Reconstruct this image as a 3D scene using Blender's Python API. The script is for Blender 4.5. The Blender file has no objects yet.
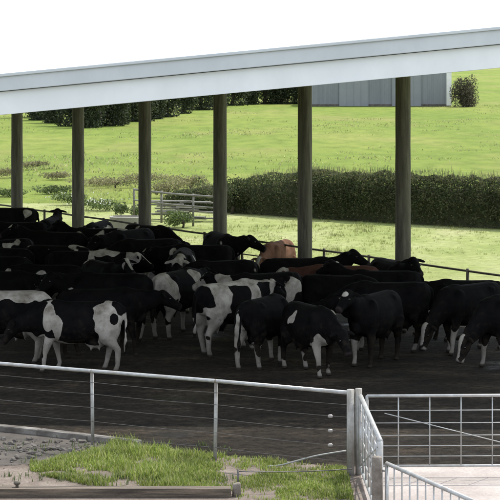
import bpy, math, random
import numpy as np
from mathutils import Vector, Matrix, noise

SC = bpy.context.scene
COL = SC.collection
H = 6.15                      # eye height above the yard
R = random.Random(5)


def at(px, py, z=0.0):
    """ground point (x, y) seen at photo pixel (px, py) on height z"""
    d = 2000.0 * (H - z) / (py - 50.0)
    return ((px - 250.0) / 2000.0 * d, d)


def xat(px, d):
    return (px - 250.0) / 2000.0 * d


# ------------------------------------------------------------------ mesh builder
class MB:
    def __init__(self):
        self.v = []
        self.f = []

    def add(self, vs, fs):
        n = len(self.v)
        self.v.extend([tuple(p) for p in vs])
        self.f.extend([tuple(i + n for i in q) for q in fs])

    def box(self, x0, x1, y0, y1, z0, z1):
        self.add([(x0, y0, z0), (x1, y0, z0), (x1, y1, z0), (x0, y1, z0), (x0, y0, z1), (x1, y0, z1), (x1, y1, z1), (x0, y1, z1)],
                 [(0, 3, 2, 1), (4, 5, 6, 7), (0, 1, 5, 4), (1, 2, 6, 5), (2, 3, 7, 6), (3, 0, 4, 7)])

    def beam(self, a, b, w, h, up=(0, 0, 1)):
        a, b = Vector(a), Vector(b)
        t = (b - a).normalized()
        s = t.cross(Vector(up))
        if s.length < 1e-4:
            s = t.cross(Vector((0, 1, 0)))
        s.normalize()
        u = s.cross(t)
        vs = []
        for p in (a, b):
            for i, j in ((-1, -1), (1, -1), (1, 1), (-1, 1)):
                vs.append(p + s * (w / 2 * i) + u * (h / 2 * j))
        self.add(vs, [(0, 1, 2, 3), (7, 6, 5, 4), (4, 5, 1, 0), (5, 6, 2, 1), (6, 7, 3, 2), (7, 4, 0, 3)])

    def loft(self, rings):
        """rings: list of equal-length point lists; capped"""
        n = len(rings[0])
        vs = [p for r in rings for p in r]
        fs = []
        for k in range(len(rings) - 1):
            for i in range(n):
                j = (i + 1) % n
                fs.append((k * n + i, k * n + j, (k + 1) * n + j, (k + 1) * n + i))
        fs.append(tuple(range(n - 1, -1, -1)))
        m = (len(rings) - 1) * n
        fs.append(tuple(range(m, m + n)))
        self.add(vs, fs)

    def tube(self, pts, rad, n=8):
        pts = [Vector(p) for p in pts]
        if not hasattr(rad, '__len__'):
            rad = [rad] * len(pts)
        rings = []
        s = None
        for i, p in enumerate(pts):
            t = (pts[min(i + 1, len(pts) - 1)] - pts[max(i - 1, 0)]).normalized()
            if s is None:
                ref = Vector((0, 0, 1)) if abs(t.z) < .9 else Vector((0, 1, 0))
                s = t.cross(ref).normalized()
            else:
                s = (s - t * s.dot(t)).normalized()
            u = t.cross(s)
            r = rad[i]
            rings.append([p + (s * math.cos(2 * math.pi * k / n) + u * math.sin(2 * math.pi * k / n)) * r for k in range(n)])
        self.loft(rings)

    def ellipsoid(self, c, r, rot=None, nu=12, nv=8):
        c = Vector(c)
        vs = []
        for j in range(1, nv):
            th = math.pi * j / nv
            for i in range(nu):
                ph = 2 * math.pi * i / nu
                p = Vector((r[0] * math.sin(th) * math.cos(ph), r[1] * math.sin(th) * math.sin(ph), r[2] * math.cos(th)))
                vs.append(c + (rot @ p if rot else p))
        top = c + (rot @ Vector((0, 0, r[2])) if rot else Vector((0, 0, r[2])))
        bot = c + (rot @ Vector((0, 0, -r[2])) if rot else Vector((0, 0, -r[2])))
        vs += [top, bot]
        T = (nv - 1) * nu
        fs = []
        for j in range(nv - 2):
            for i in range(nu):
                k = (i + 1) % nu
                fs.append((j * nu + i, (j + 1) * nu + i, (j + 1) * nu + k, j * nu + k))
        for i in range(nu):
            k = (i + 1) % nu
            fs.append((T, i, k))
            fs.append((T + 1, (nv - 2) * nu + k, (nv - 2) * nu + i))
        self.add(vs, fs)

    def mesh(self, name):
        m = bpy.data.meshes.new(name)
        m.from_pydata(self.v, [], self.f)
        m.update()
        return m

    def build(self, name, mat, parent=None, smooth=False, bevel=0):
        m = self.mesh(name)
        if smooth:
            m.polygons.foreach_set('use_smooth', [True] * len(m.polygons))
        return link(name, m, mat, parent, bevel)


def link(name, m, mat, parent=None, bevel=0):
    o = bpy.data.objects.new(name, m)
    COL.objects.link(o)
    if mat:
        m.materials.append(mat)
    if parent:
        o.parent = parent
        o.matrix_parent_inverse = Matrix.Translation(-parent.location) if parent.type == 'EMPTY' else Matrix()
    if bevel:
        b = o.modifiers.new('bevel', 'BEVEL')
        b.width = bevel
        b.segments = 2
    return o


def tag(o, label=None, cat=None, group=None, kind=None):
    if label:
        o['label'] = label
    if cat:
        o['category'] = cat
    if group:
        o['group'] = group
    if kind:
        o['kind'] = kind
    return o


def empty(name, loc=(0, 0, 0)):
    o = bpy.data.objects.new(name, None)
    COL.objects.link(o)
    o.location = loc
    return o


# ------------------------------------------------------------------ materials
def new_mat(name):
    m = bpy.data.materials.new(name)
    m.use_nodes = True
    nt = m.node_tree
    return m, nt, nt.nodes['Principled BSDF']


def N(nt, t, **kw):
    n = nt.nodes.new(t)
    for k, v in kw.items():
        setattr(n, k, v)
    return n


def noise_node(nt, scale, detail=4, rough=.55, coord='Object', mapping=None):
    tc = N(nt, 'ShaderNodeTexCoord')
    nz = N(nt, 'ShaderNodeTexNoise')
    nz.inputs['Scale'].default_value = scale
    nz.inputs['Detail'].default_value = detail
    nz.inputs['Roughness'].default_value = rough
    if mapping:
        mp = N(nt, 'ShaderNodeMapping')
        mp.inputs['Scale'].default_value = mapping
        nt.links.new(tc.outputs[coord], mp.inputs[0])
        nt.links.new(mp.outputs[0], nz.inputs['Vector'])
    else:
        nt.links.new(tc.outputs[coord], nz.inputs['Vector'])
    return nz


def ramp(nt, src, stops):
    r = N(nt, 'ShaderNodeValToRGB')
    e = r.color_ramp.elements
    while len(e) < len(stops):
        e.new(.5)
    for i, (p, c) in enumerate(stops):
        e[i].position = p
        e[i].color = (c[0], c[1], c[2], 1) if hasattr(c, '__len__') else (c, c, c, 1)
    nt.links.new(src, r.inputs[0])
    return r


def mixc(nt, fac, a, b, mode='MIX'):
    m = N(nt, 'ShaderNodeMix', data_type='RGBA', blend_type=mode)
    for s, sock in ((fac, m.inputs[0]), (a, m.inputs[6]), (b, m.inputs[7])):
        if hasattr(s, 'links') or hasattr(s, 'is_linked'):
            nt.links.new(s, sock)
        elif hasattr(s, '__len__'):
            sock.default_value = (s[0], s[1], s[2], 1)
        else:
            sock.default_value = s
    return m.outputs[2]


def bump(nt, bs, src, strength, dist):
    b = N(nt, 'ShaderNodeBump')
    b.inputs['Strength'].default_value = strength
    b.inputs['Distance'].default_value = dist
    nt.links.new(src, b.inputs['Height'])
    nt.links.new(b.outputs[0], bs.inputs['Normal'])


def worn(name, c1, c2, scale=3, rough=.6, metal=0.0, bs_=.2, mapping=None, streak=None):
    m, nt, b = new_mat(name)
    n1 = noise_node(nt, scale, 6, .65, mapping=mapping)
    r = ramp(nt, n1.outputs['Fac'], [(.32, c1), (.68, c2)])
    out = r.outputs[0]
    if streak:
        n2 = noise_node(nt, streak[0], 5, .6, mapping=streak[1])
        r2 = ramp(nt, n2.outputs['Fac'], [(.45, (0, 0, 0)), (.72, (1, 1, 1))])
        out = mixc(nt, r2.outputs[0], out, streak[2])
    nt.links.new(out, b.inputs['Base Color'])
    b.inputs['Roughness'].default_value = rough
    b.inputs['Metallic'].default_value = metal
    n3 = noise_node(nt, scale * 6, 4)
    bump(nt, b, n3.outputs['Fac'], bs_, .02)
    return m


def leafmat(name, stops, transl=.35, rough=.6, tcol=None):
    m, nt, b = new_mat(name)
    g = N(nt, 'ShaderNodeNewGeometry')
    r = ramp(nt, g.outputs['Random Per Island'], stops)
    nz = noise_node(nt, .9, 3)
    r2 = ramp(nt, nz.outputs['Fac'], [(.3, .65), (.7, 1.25)])
    c = mixc(nt, 1.0, r.outputs[0], r2.outputs[0], 'MULTIPLY')
    nt.links.new(c, b.inputs['Base Color'])
    b.inputs['Roughness'].default_value = rough
    b.inputs['Specular IOR Level'].default_value = .3
    t = N(nt, 'ShaderNodeBsdfTranslucent')
    if tcol:
        c2 = mixc(nt, 1.0, c, tcol, 'MULTIPLY')
        nt.links.new(c2, t.inputs[0])
    else:
        nt.links.new(c, t.inputs[0])
    mx = N(nt, 'ShaderNodeMixShader')
    mx.inputs[0].default_value = transl
    nt.links.new(b.outputs[0], mx.inputs[1])
    nt.links.new(t.outputs[0], mx.inputs[2])
    nt.links.new(mx.outputs[0], nt.nodes['Material Output'].inputs[0])
    return m


M = {}
M['roof'] = worn('white_roof_sheet', (.74, .75, .76), (.82, .83, .84), .8, .45)
M['fascia_low'] = worn('pale_fascia_paint', (.76, .80, .84), (.86, .89, .92), .7, .5, 0, .05, streak=(2, (.6, .6, .25), (.76, .79, .82)))
M['fascia_up'] = worn('grey_gutter_paint', (.52, .56, .60), (.62, .66, .70), .7, .45, 0, .05, streak=(2, (.6, .6, .3), (.52, .56, .60)))
M['fascia_seam_shade'] = worn('fascia_seam_shade', (.22, .24, .26), (.3, .32, .34), 1, .7)  # darker grey paints in the shadow line between fascia and gutter
M['pole'] = worn('weathered_timber_pole', (.055, .05, .038), (.12, .11, .085), 2, .85, 0, .6, mapping=(6, 6, .5), streak=(2.5, (5, 5, .4), (.17, .16, .12)))
M['rafter'] = worn('dark_timber', (.05, .04, .03), (.1, .08, .06), 2, .85)
M['galv'] = worn('galvanised_pipe', (.30, .31, .31), (.50, .51, .51), 9, .45, .35, .1, streak=(4, (1, 1, 1), (.34, .32, .29)))
M['galv_dull'] = worn('dull_galvanised_post', (.30, .30, .29), (.46, .46, .45), 8, .6, .2, .2, streak=(4, (2, 2, .5), (.2, .18, .15)))
M['darkrail'] = worn('rusty_dark_rail', (.05, .045, .035), (.12, .10, .075), 8, .75, 0, .2)
M['palerail'] = worn('weathered_pale_rail', (.12, .115, .105), (.26, .25, .225), 3, .7)
M['wire'] = worn('fence_wire', (.07, .065, .06), (.14, .135, .13), 20, .5, .4)
M['white_plastic'] = worn('white_insulator', (.27, .25, .24), (.38, .36, .34), 8, .4)
M['pale_hose'] = worn('pale_hose', (.22, .23, .22), (.36, .37, .36), 4, .5)
M['sleeper'] = worn('dark_sleeper', (.04, .031, .024), (.10, .08, .062), 2.5, .85, 0, .8, mapping=(.4, 5, 5), streak=(3, (.3, 6, 6), (.22, .175, .13)))
M['endpost'] = worn('grey_timber_end', (.13, .11, .09), (.26, .23, .2), 5, .85, 0, .6)
M['concrete'] = worn('pale_concrete', (.28, .27, .25), (.42, .41, .385), 3, .9, 0, .4, streak=(1.5, (1, 1, 1), (.2, .19, .175)))
M['kerb'] = worn('dirty_kerb', (.10, .092, .082), (.27, .255, .235), 2.2, .9, 0, .5, streak=(3, (1, 1, 1), (.08, .07, .06)))
M['rubble'] = worn('grey_rubble', (.05, .044, .038), (.15, .135, .12), 4, .9, 0, .6)
M['barnwall'] = worn('blue_grey_cladding', (.21, .225, .25), (.26, .275, .30), .25, .55, 0, .05, streak=(.5, (2, 2, .1), (.19, .205, .23)))
M['barnroof'] = worn('barn_roof_sheet', (.3, .31, .33), (.4, .41, .43), .3, .5)
M['barndoor'] = worn('barn_door_sheet', (.19, .205, .23), (.235, .25, .275), .4, .5)
M['white_trim'] = worn('white_trim', (.72, .72, .72), (.82, .82, .82), 2, .5)
M['hedgecore'] = worn('hedge_inner_stems', (.035, .042, .02), (.075, .08, .04), 6, .9, 0, .8)
M['bark'] = worn('bark', (.05, .04, .03), (.12, .10, .08), 4, .9, 0, .8)
M['hedge'] = leafmat('hedge_leaves', [(0, (.036, .054, .022)), (.5, (.08, .106, .044)), (.82, (.135, .15, .066)), (1, (.22, .20, .12))], .6)
M['hedgetip'] = leafmat('hedge_tip_stems', [(0, (.07, .09, .035)), (.6, (.15, .15, .07)), (1, (.26, .23, .13))], .3)
M['tree'] = leafmat('far_tree_leaves', [(0, (.022, .034, .017)), (.6, (.05, .066, .030)), (1, (.09, .105, .05))], .25)
M['bush'] = leafmat('bush_leaves', [(0, (.05, .045, .03)), (.6, (.10, .09, .06)), (1, (.16, .14, .10))], .25)
M['weed'] = leafmat('weed_leaves', [(0, (.05, .08, .02)), (.6, (.11, .16, .05)), (1, (.2, .24, .1))], .35)
M['scrub'] = leafmat('scrub_leaves', [(0, (.13, .14, .06)), (.6, (.24, .23, .12)), (1, (.36, .32, .2))], .5)
M['blossom'] = leafmat('pale_flower_heads', [(0, (.5, .5, .42)), (1, (.8, .8, .74))], .3)
M['grass'] = leafmat('bright_grass', [(0, (.14, .20, .035)), (.5, (.23, .30, .06)), (.85, (.34, .38, .13)), (1, (.5, .46, .27))], .5, .5)
M['tussock'] = leafmat('pasture_tufts', [(0, (.20, .24, .07)), (.5, (.29, .33, .12)), (.9, (.36, .37, .17)), (1, (.40, .36, .22))], .6, .7)
M['eye'] = worn('cow_eye', (.006, .005, .005), (.012, .01, .008), 5, .12)
M['dock'] = leafmat('rusty_weed', [(0, (.2, .07, .03)), (1, (.35, .15, .07))], .3)

# coat: mesh attribute "coat" (0 dark hair .. 1 white hair)
def coat_mat(name, dark1, dark2):
    m, nt, b = new_mat(name)
    a = N(nt, 'ShaderNodeAttribute', attribute_name='coat')
    n1 = noise_node(nt, 22, 3, .6)
    add = N(nt, 'ShaderNodeMath', operation='MULTIPLY_ADD')
    nt.links.new(n1.outputs['Fac'], add.inputs[0])
    add.inputs[1].default_value = .5
    sub = N(nt, 'ShaderNodeMath', operation='SUBTRACT')
    nt.links.new(a.outputs['Fac'], sub.inputs[0])
    sub.inputs[1].default_value = .25
    nt.links.new(sub.outputs[0], add.inputs[2])
    edge = ramp(nt, add.outputs[0], [(.40, 0), (.60, 1)])
    n2 = noise_node(nt, 3.5, 5, .65)
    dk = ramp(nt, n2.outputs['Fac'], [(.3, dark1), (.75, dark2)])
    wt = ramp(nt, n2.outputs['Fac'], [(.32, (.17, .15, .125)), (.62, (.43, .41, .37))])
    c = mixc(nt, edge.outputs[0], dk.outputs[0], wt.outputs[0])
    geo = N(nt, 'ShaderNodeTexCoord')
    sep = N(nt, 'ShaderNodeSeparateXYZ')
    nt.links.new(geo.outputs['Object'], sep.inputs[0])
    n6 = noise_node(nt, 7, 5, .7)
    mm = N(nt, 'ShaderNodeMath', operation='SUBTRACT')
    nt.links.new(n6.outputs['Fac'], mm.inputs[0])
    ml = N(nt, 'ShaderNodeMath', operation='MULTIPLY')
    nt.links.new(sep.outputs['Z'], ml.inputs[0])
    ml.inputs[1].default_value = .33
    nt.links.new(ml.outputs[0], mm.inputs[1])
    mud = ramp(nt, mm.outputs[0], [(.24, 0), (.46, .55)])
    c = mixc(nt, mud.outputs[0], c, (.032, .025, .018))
    h = N(nt, 'ShaderNodeAttribute', attribute_name='hoof')
    c = mixc(nt, h.outputs['Fac'], c, (.03, .026, .022))
    mz = N(nt, 'ShaderNodeAttribute', attribute_name='muzzle')
    c = mixc(nt, mz.outputs['Fac'], c, (.035, .028, .028))
    nt.links.new(c, b.inputs['Base Color'])
    b.inputs['Roughness'].default_value = .75
    b.inputs['Specular IOR Level'].default_value = .03
    n3 = noise_node(nt, 55, 3, .7, mapping=(1, 1, .35))
    bump(nt, b, n3.outputs['Fac'], .35, .012)
    return m


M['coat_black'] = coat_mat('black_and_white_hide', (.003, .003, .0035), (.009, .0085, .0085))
M['coat_brown'] = coat_mat('brown_hide', (.11, .055, .036), (.22, .125, .085))
M['coat_darkbrown'] = coat_mat('dark_brown_hide', (.05, .023, .017), (.095, .046, .036))


def ground_field():
    m, nt, b = new_mat('pasture')
    n1 = noise_node(nt, .045, 5, .6, mapping=(1, .45, 1))
    c1 = ramp(nt, n1.outputs['Fac'], [(.3, (.138, .205, .038)), (.5, (.185, .24, .050)), (.7, (.25, .272, .078))])
    n2 = noise_node(nt, .8, 6, .7, mapping=(1, .4, 1))
    c2 = ramp(nt, n2.outputs['Fac'], [(.34, (.68, .74, .66)), (.5, (1, 1, 1)), (.68, (1.25, 1.18, 1.15))])
    c = mixc(nt, .85, c1.outputs[0], c2.outputs[0], 'MULTIPLY')
    n3 = noise_node(nt, .16, 6, .7, mapping=(1, .5, 1))
    r3 = ramp(nt, n3.outputs['Fac'], [(.6, 0), (.72, .55)])
    c = mixc(nt, r3.outputs[0], c, (.13, .13, .045))
    n5 = noise_node(nt, .09, 5, .65, mapping=(1, .35, 1))
    r5 = ramp(nt, n5.outputs['Fac'], [(.52, 0), (.68, .45)])
    c = mixc(nt, r5.outputs[0], c, (.31, .25, .12))
    nt.links.new(c, b.inputs['Base Color'])
    b.inputs['Roughness'].default_value = .95
    b.inputs['Specular IOR Level'].default_value = .1
    n4 = noise_node(nt, 2.2, 7, .75)
    bump(nt, b, n4.outputs['Fac'], .7, .25)
    return m


def ground_muck():
    m, nt, b = new_mat('wet_manure_concrete')
    n1 = noise_node(nt, .9, 8, .72, mapping=(.55, 1.3, 1))
    c1 = ramp(nt, n1.outputs['Fac'], [(.3, (.009, .008, .007)), (.52, (.027, .0215, .0155)), (.70, (.085, .066, .048))])
    n2 = noise_node(nt, 7, 6, .75)
    c2 = ramp(nt, n2.outputs['Fac'], [(.35, .35), (.65, 1.7)])
    c = mixc(nt, 1.0, c1.outputs[0], c2.outputs[0], 'MULTIPLY')
    nt.links.new(c, b.inputs['Base Color'])
    n3 = noise_node(nt, .55, 5, .6)
    r = ramp(nt, n3.outputs['Fac'], [(.30, .3), (.42, .9)])
    nt.links.new(r.outputs[0], b.inputs['Roughness'])
    b.inputs['Specular IOR Level'].default_value = .14
    bump(nt, b, n2.outputs['Fac'], 1, .12)
    return m


def ground_dirt():
    m, nt, b = new_mat('pinkish_gravel_dirt')
    n1 = noise_node(nt, 1.6, 8, .7)
    c1 = ramp(nt, n1.outputs['Fac'], [(.3, (.085, .066, .052)), (.52, (.19, .152, .124)), (.72, (.285, .24, .205))])
    n2 = noise_node(nt, 26, 4, .7)
    c2 = ramp(nt, n2.outputs['Fac'], [(.3, .6), (.65, 1.15)])
    c = mixc(nt, .8, c1.outputs[0], c2.outputs[0], 'MULTIPLY')
    nt.links.new(c, b.inputs['Base Color'])
    b.inputs['Roughness'].default_value = .95
    bump(nt, b, n2.outputs['Fac'], .8, .04)
    return m


def ground_apron():
    m, nt, b = new_mat('pale_yard_concrete')
    n1 = noise_node(nt, .9, 7, .65)
    c1 = ramp(nt, n1.outputs['Fac'], [(.3, (.29, .25, .225)), (.55, (.40, .355, .33)), (.75, (.48, .435, .41))])
    n2 = noise_node(nt, 18, 5, .7)
    c2 = ramp(nt, n2.outputs['Fac'], [(.3, .75), (.65, 1.08)])
    c = mixc(nt, .8, c1.outputs[0], c2.outputs[0], 'MULTIPLY')
    n3 = noise_node(nt, .5, 6, .7)
    r3 = ramp(nt, n3.outputs['Fac'], [(.55, 0), (.72, .6)])
    c = mixc(nt, r3.outputs[0], c, (.16, .135, .11))
    nt.links.new(c, b.inputs['Base Color'])
    b.inputs['Roughness'].default_value = .85
    bump(nt, b, n2.outputs['Fac'], .5, .02)
    return m


# ------------------------------------------------------------------ ground sheets
def sheet(name, poly, z, mat, sub=0):
    m = MB()
    m.add([(x, y, z) for x, y in poly], [tuple(range(len(poly)))])
    return tag(m.build(name, mat), kind='structure')


P5 = Vector((xat(403, 46.8), 46.8))
P0 = Vector((xat(17, 63.0), 63.0))
U = (P0 - P5).normalized()
NB = Vector((U.y, -U.x))           # outward (back right) normal of the pole line
if NB.x < 0:
    NB = -NB

mb = MB()
mb.add([(-2500, -300, 0), (2500, -300, 0), (2500, 4500, 0), (-2500, 4500, 0)], [(0, 1, 2, 3)])
tag(mb.build('pasture_ground', ground_field()), kind='structure')
# manure covered yard under and in front of the roof; wobbly front edge
edge = []
k0 = 40
for i in range(k0 + 1):
    x = -16 + 30 * i / k0
    # front edge follows the kerb line in front of the fence, then the gate line
    base = 32.2 - .46 * (x + 4.5) if x < 1.4 else 29.55
    base = min(base, 36)
    edge.append((x, base + .22 * noise.noise(Vector((x * 1.1, 3, 0))) + .1 * noise.noise(Vector((x * 4, 7, 0)))))
bk = [(P5 + NB * .9 + U * t) for t in (-16, 44)]
poly = edge + [(14, 36), (bk[0].x, bk[0].y), (bk[1].x, bk[1].y), (-18, 40)]
sheet('yard_floor', poly, .008, ground_muck())
sheet('dirt_ground', [(-14, 5), (1.6, 5), (1.6, 29.8), (0, 30.9), (-4, 32.8), (-14, 36.5)], .004, ground_dirt())
def ground_paddock():
    m, nt, b = new_mat('pale_paddock_grass')
    n1 = noise_node(nt, .35, 6, .65, mapping=(1, .6, 1))
    c1 = ramp(nt, n1.outputs['Fac'], [(.3, (.20, .25, .075)), (.5, (.28, .32, .12)), (.7, (.36, .37, .19))])
    n2 = noise_node(nt, 3.2, 6, .75)
    c2 = ramp(nt, n2.outputs['Fac'], [(.3, .6), (.65, 1.15)])
    c = mixc(nt, .8, c1.outputs[0], c2.outputs[0], 'MULTIPLY')
    nt.links.new(c, b.inputs['Base Color'])
    b.inputs['Roughness'].default_value = .95
    b.inputs['Specular IOR Level'].default_value = .1
    bump(nt, b, n2.outputs['Fac'], .6, .12)
    return m


pq = [P5 + NB * .9 + U * t_ for t_ in (-14, 40)]
sheet('paddock_ground', [(pq[0].x, pq[0].y), (xat(640, 66.2), 66.2), (xat(228, 76.4), 76.4), (xat(120, 80), 80), (pq[1].x, pq[1].y)], .005, ground_paddock())
mq = [at(-60, 425), at(95, 441), at(150, 446), at(120, 452), at(100, 464), at(60, 468), at(20, 465), at(-60, 470)]
mr = []
for (xa, ya), (xb, yb) in zip(mq, mq[1:] + mq[:1]):
    for k in range(24):
        x, y = xa + (xb - xa) * k / 24, ya + (yb - ya) * k / 24
        f = 0 if y > 30.6 and k else 1
        mr.append((x + .16 * noise.noise(Vector((x * 2.2, y * 2.2, 3))) + .07 * noise.noise(Vector((x * 9, y * 9, 5))), y + .22 * noise.noise(Vector((x * 2.2, y * 2.2, 8))) + .09 * noise.noise(Vector((x * 9, y * 9, 1)))))
sheet('mud_strip', mr, .009, worn('grey_brown_mud', (.03, .026, .022), (.10, .086, .073), 2.2, .9, 0, .8))
sheet('concrete_apron', [(1.6, 5), (14, 5), (14, 29.9), (1.6, 29.9)], .0042, ground_apron())

# ------------------------------------------------------------------ shed
FY = 36.0
XL, XR = -16.0, 12.3


def zb(x):
    return 4.98 + (5.83 - 4.98) / 9.0 * (x + 4.5)


def yback(x):
    q = P5 + NB * 3.5  # unseen back overhang, lengthened to keep the sun off the herd
    return q.y + (x - q.x) * U.y / U.x


def roofz(x, y):
    mid = (FY + yback(x)) / 2
    half = mid - FY
    return zb(x) + .735 + .06 * (half - abs(y - mid))


shed = empty('cattle_shed', (0, 50, 0))
tag(shed, 'open cattle shed with long white roof edge on six dark timber poles', 'shed')
m = MB()
nx = 40
for i in range(nx):
    xa, xb = XL + (XR - XL) * i / nx, XL + (XR - XL) * (i + 1) / nx
    for s in range(2):
        ys = []
        for x in (xa, xb):
            a, c = FY, yback(x)
            b = (a + c) / 2
            ys.append((a, b) if s == 0 else (b, c))
        q = [(xa, ys[0][0]), (xb, ys[1][0]), (xb, ys[1][1]), (xa, ys[0][1])]
        top = [(x, y, roofz(x, y)) for x, y in q]
        bot = [(x, y, z - .07) for x, y, z in top]
        m.add(top, [(0, 1, 2, 3)])
        m.add(bot, [(3, 2, 1, 0)])
        if s == 1:
            m.add([top[3], top[2], bot[2], bot[3]], [(0, 1, 2, 3)])
        if i == 0:
            m.add([top[0], top[3], bot[3], bot[0]], [(0, 1, 2, 3)])
        if i == nx - 1:
            m.add([top[1], top[2], bot[2], bot[1]], [(3, 2, 1, 0)])
m.build('roof', M['roof'], shed)
m = MB()
a, b = XL, XR
k = 0
while k * 40 < b - a:
    e0, e1 = a + k * 40, min(b, a + (k + 1) * 40)
    m.beam((e0, FY - .03, zb(e0) + .208), (e1, FY - .03, zb(e1) + .208), .05, .416)
    k += 1
m.build('fascia_board', M['fascia_low'], shed, bevel=.008)
m = MB()
m.beam((a, FY + .05, zb(a) + .335), (b, FY + .05, zb(b) + .335), .04, .66)
m.build('seam_shade_board', M['fascia_seam_shade'], shed)  # added strip behind the gap, its dark colour standing in for shade
m = MB()
m.beam((a, FY - .08, zb(a) + .585), (b, FY - .08, zb(b) + .585), .14, .315)
m.beam((a, FY - .17, zb(a) + .715), (b, FY - .17, zb(b) + .715), .04, .06)
m.build('gutter', M['fascia_up'], shed, bevel=.012)
sp = (P0 - P5).length / 5
for i in range(6):
    p = P5 + U * sp * i
    pxs = [403, 305, 220, 145, 78, 17]
    # nudge along the line so each pole stands at its photographed place
    best = min((abs((p + U * t * .02).x / (p + U * t * .02).y * 2000 + 250 - pxs[i]), t) for t in range(-60, 61))
    p = p + U * best[1] * .02
    w = .175
    m = MB()
    zt = roofz(p.x, p.y) - .09
    rings = []
    for k in range(13):
        z = zt * k / 12
        r = w * (1 + .06 * (1 - k / 12)) + .008 * noise.noise(Vector((i * 5, k * .9, 0)))
        rings.append([(p.x + r * math.cos(2 * math.pi * j / 14), p.y + r * math.sin(2 * math.pi * j / 14), z) for j in range(14)])
    m.loft(rings)
    m.build('pole', M['pole'], shed, smooth=True)
    m = MB()
    m.beam((p.x, p.y + 1.2, roofz(p.x, p.y + 1.2) - .2), (p.x, (FY + yback(p.x)) / 2, roofz(p.x, (FY + yback(p.x)) / 2) - .2), .12, .24)
    m.beam((p.x, (FY + yback(p.x)) / 2, roofz(p.x, (FY + yback(p.x)) / 2) - .2), (p.x, FY + .1, roofz(p.x, FY + .1) - .2), .12, .24)
    m.build('rafter', M['rafter'], shed)

# ------------------------------------------------------------------ fence behind the herd
bf = empty('pipe_rail_fence', (P5.x, P5.y, 0))
tag(bf, 'dark pipe rail fence running behind the black cows under the shed', 'fence')
q0 = P5 + NB * .45
m = MB()
for zz, rr in ((1.12, .028), (.72, .018), (.36, .018)):
    pts = []
    for k in range(0, 70):
        p = q0 + U * (-10 + k * .6)
        pts.append((p.x, p.y, zz + .02 * noise.noise(Vector((k * .4, zz, 0)))))
    m.tube(pts, rr, 6)
m.build('rail', M['darkrail'], bf, smooth=True)
t = -9.2
while t < 30:
    p = q0 + U * t
    m = MB()
    m.tube([(p.x, p.y, 0), (p.x, p.y, 1.17)], .036, 8)
    m.build('post', M['darkrail'], bf, smooth=True)
    t += 1.85

# ------------------------------------------------------------------ front fence
ff = empty('galvanised_fence', (0, 30, 0))
tag(ff, 'galvanised fence with round top rail and thin wires in front of the yard', 'fence')
fp = [at(92, 371, 1.19), at(216, 381, 1.19), at(352, 393, 1.19)]
d01 = Vector((fp[1][0] - fp[0][0], fp[1][1] - fp[0][1]))
fp = [(fp[0][0] - 2 * d01.x, fp[0][1] - 2 * d01.y), (fp[0][0] - d01.x, fp[0][1] - d01.y)] + fp
m = MB()
m.tube([(x, y, 1.19) for x, y in fp], .029, 10)
m.build('top_rail', M['galv'], ff, smooth=True)
for i, (x, y) in enumerate(fp[:-1]):
    m = MB()
    lean = .012 * (i % 3 - 1)
    m.tube([(x + lean, y, 0), (x, y, 1.17)], .027, 10)
    m.ellipsoid((x, y, 1.185), (.036, .036, .036), None, 10, 6)
    m.build('post', M['galv_dull'], ff, smooth=True)
for zz in (.2, .42, .63, .84, 1.02):
    m = MB()
    for (xa, ya), (xb, yb) in zip(fp[:-1], fp[1:]):
        pts = [(xa + (xb - xa) * s, ya + (yb - ya) * s - .03, zz - .012 * math.sin(math.pi * s)) for s in [0, .25, .5, .75, 1]]
        m.tube(pts, .0035, 4)
    m.build('wire', M['wire'], ff)
ex, ey = fp[-1]
for zz, px in ((.42, 331), (.63, 330), (.84, 331)):
    s = .845
    m = MB()
    x = fp[-2][0] + (ex - fp[-2][0]) * s
    y = fp[-2][1] + (ey - fp[-2][1]) * s - .03
    m.tube([(x - .036, y, zz - .01), (x - .02, y, zz - .01), (x + .02, y, zz - .01), (x + .036, y, zz - .01)], [.012, .026, .026, .012], 10)
    m.build('insulator', M['white_plastic'], ff, smooth=True)
m = MB()       # heavy end post
m.tube([(ex - .02, ey, 0), (ex - .02, ey, 1.24)], .056, 12)
m.build('end_post', M['galv_dull'], ff, smooth=True)


# ------------------------------------------------------------------ gates
def gate(name, a, b, z0, z1, nv, hz, label, brace=None, rr=.022, br=.009):
    """framed mesh gate between ground points a and b"""
    g = empty(name, (a[0], a[1], 0))
    tag(g, label, 'gate')
    A, B = Vector((a[0], a[1], 0)), Vector((b[0], b[1], 0))
    def pt(s, z):
        p = A.lerp(B, s)
        return (p.x, p.y, z)
    m = MB()
    m.tube([pt(0, z0), pt(0, z1), pt(.004, z1 + .001)], rr, 10)
    m.tube([pt(1, z0), pt(1, z1)], rr, 10)
    m.tube([pt(0, z1), pt(1, z1)], rr, 10)
    m.tube([pt(0, z0), pt(1, z0)], rr * .8, 10)
    m.build('frame', M['galv'], g, smooth=True)
    for k in range(1, nv):
        m = MB()
        m.tube([pt(k / nv, z0), pt(k / nv, z1)], br, 6)
        m.build('upright_bar', M['galv'], g, smooth=True)
    for z in hz:
        m = MB()
        m.tube([pt(0, z), pt(1, z)], br * .7, 6)
        m.build('cross_wire', M['galv'], g, smooth=True)
    if brace:
        m = MB()
        m.tube([pt(brace[0], brace[1]), pt(brace[2], brace[3])], br * .75, 6)
        m.build('brace', M['galv'], g, smooth=True)
    return g


g0 = at(367, 396, 1.17)
gate('mesh_gate', g0, (g0[0] + 3.62, g0[1] + .1), .16, 1.17, 8, (.3, .45, .60, .78, .96),
     'long galvanised mesh gate closing the yard at right, seen face on', (.07, .92, .92, .14))
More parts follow.
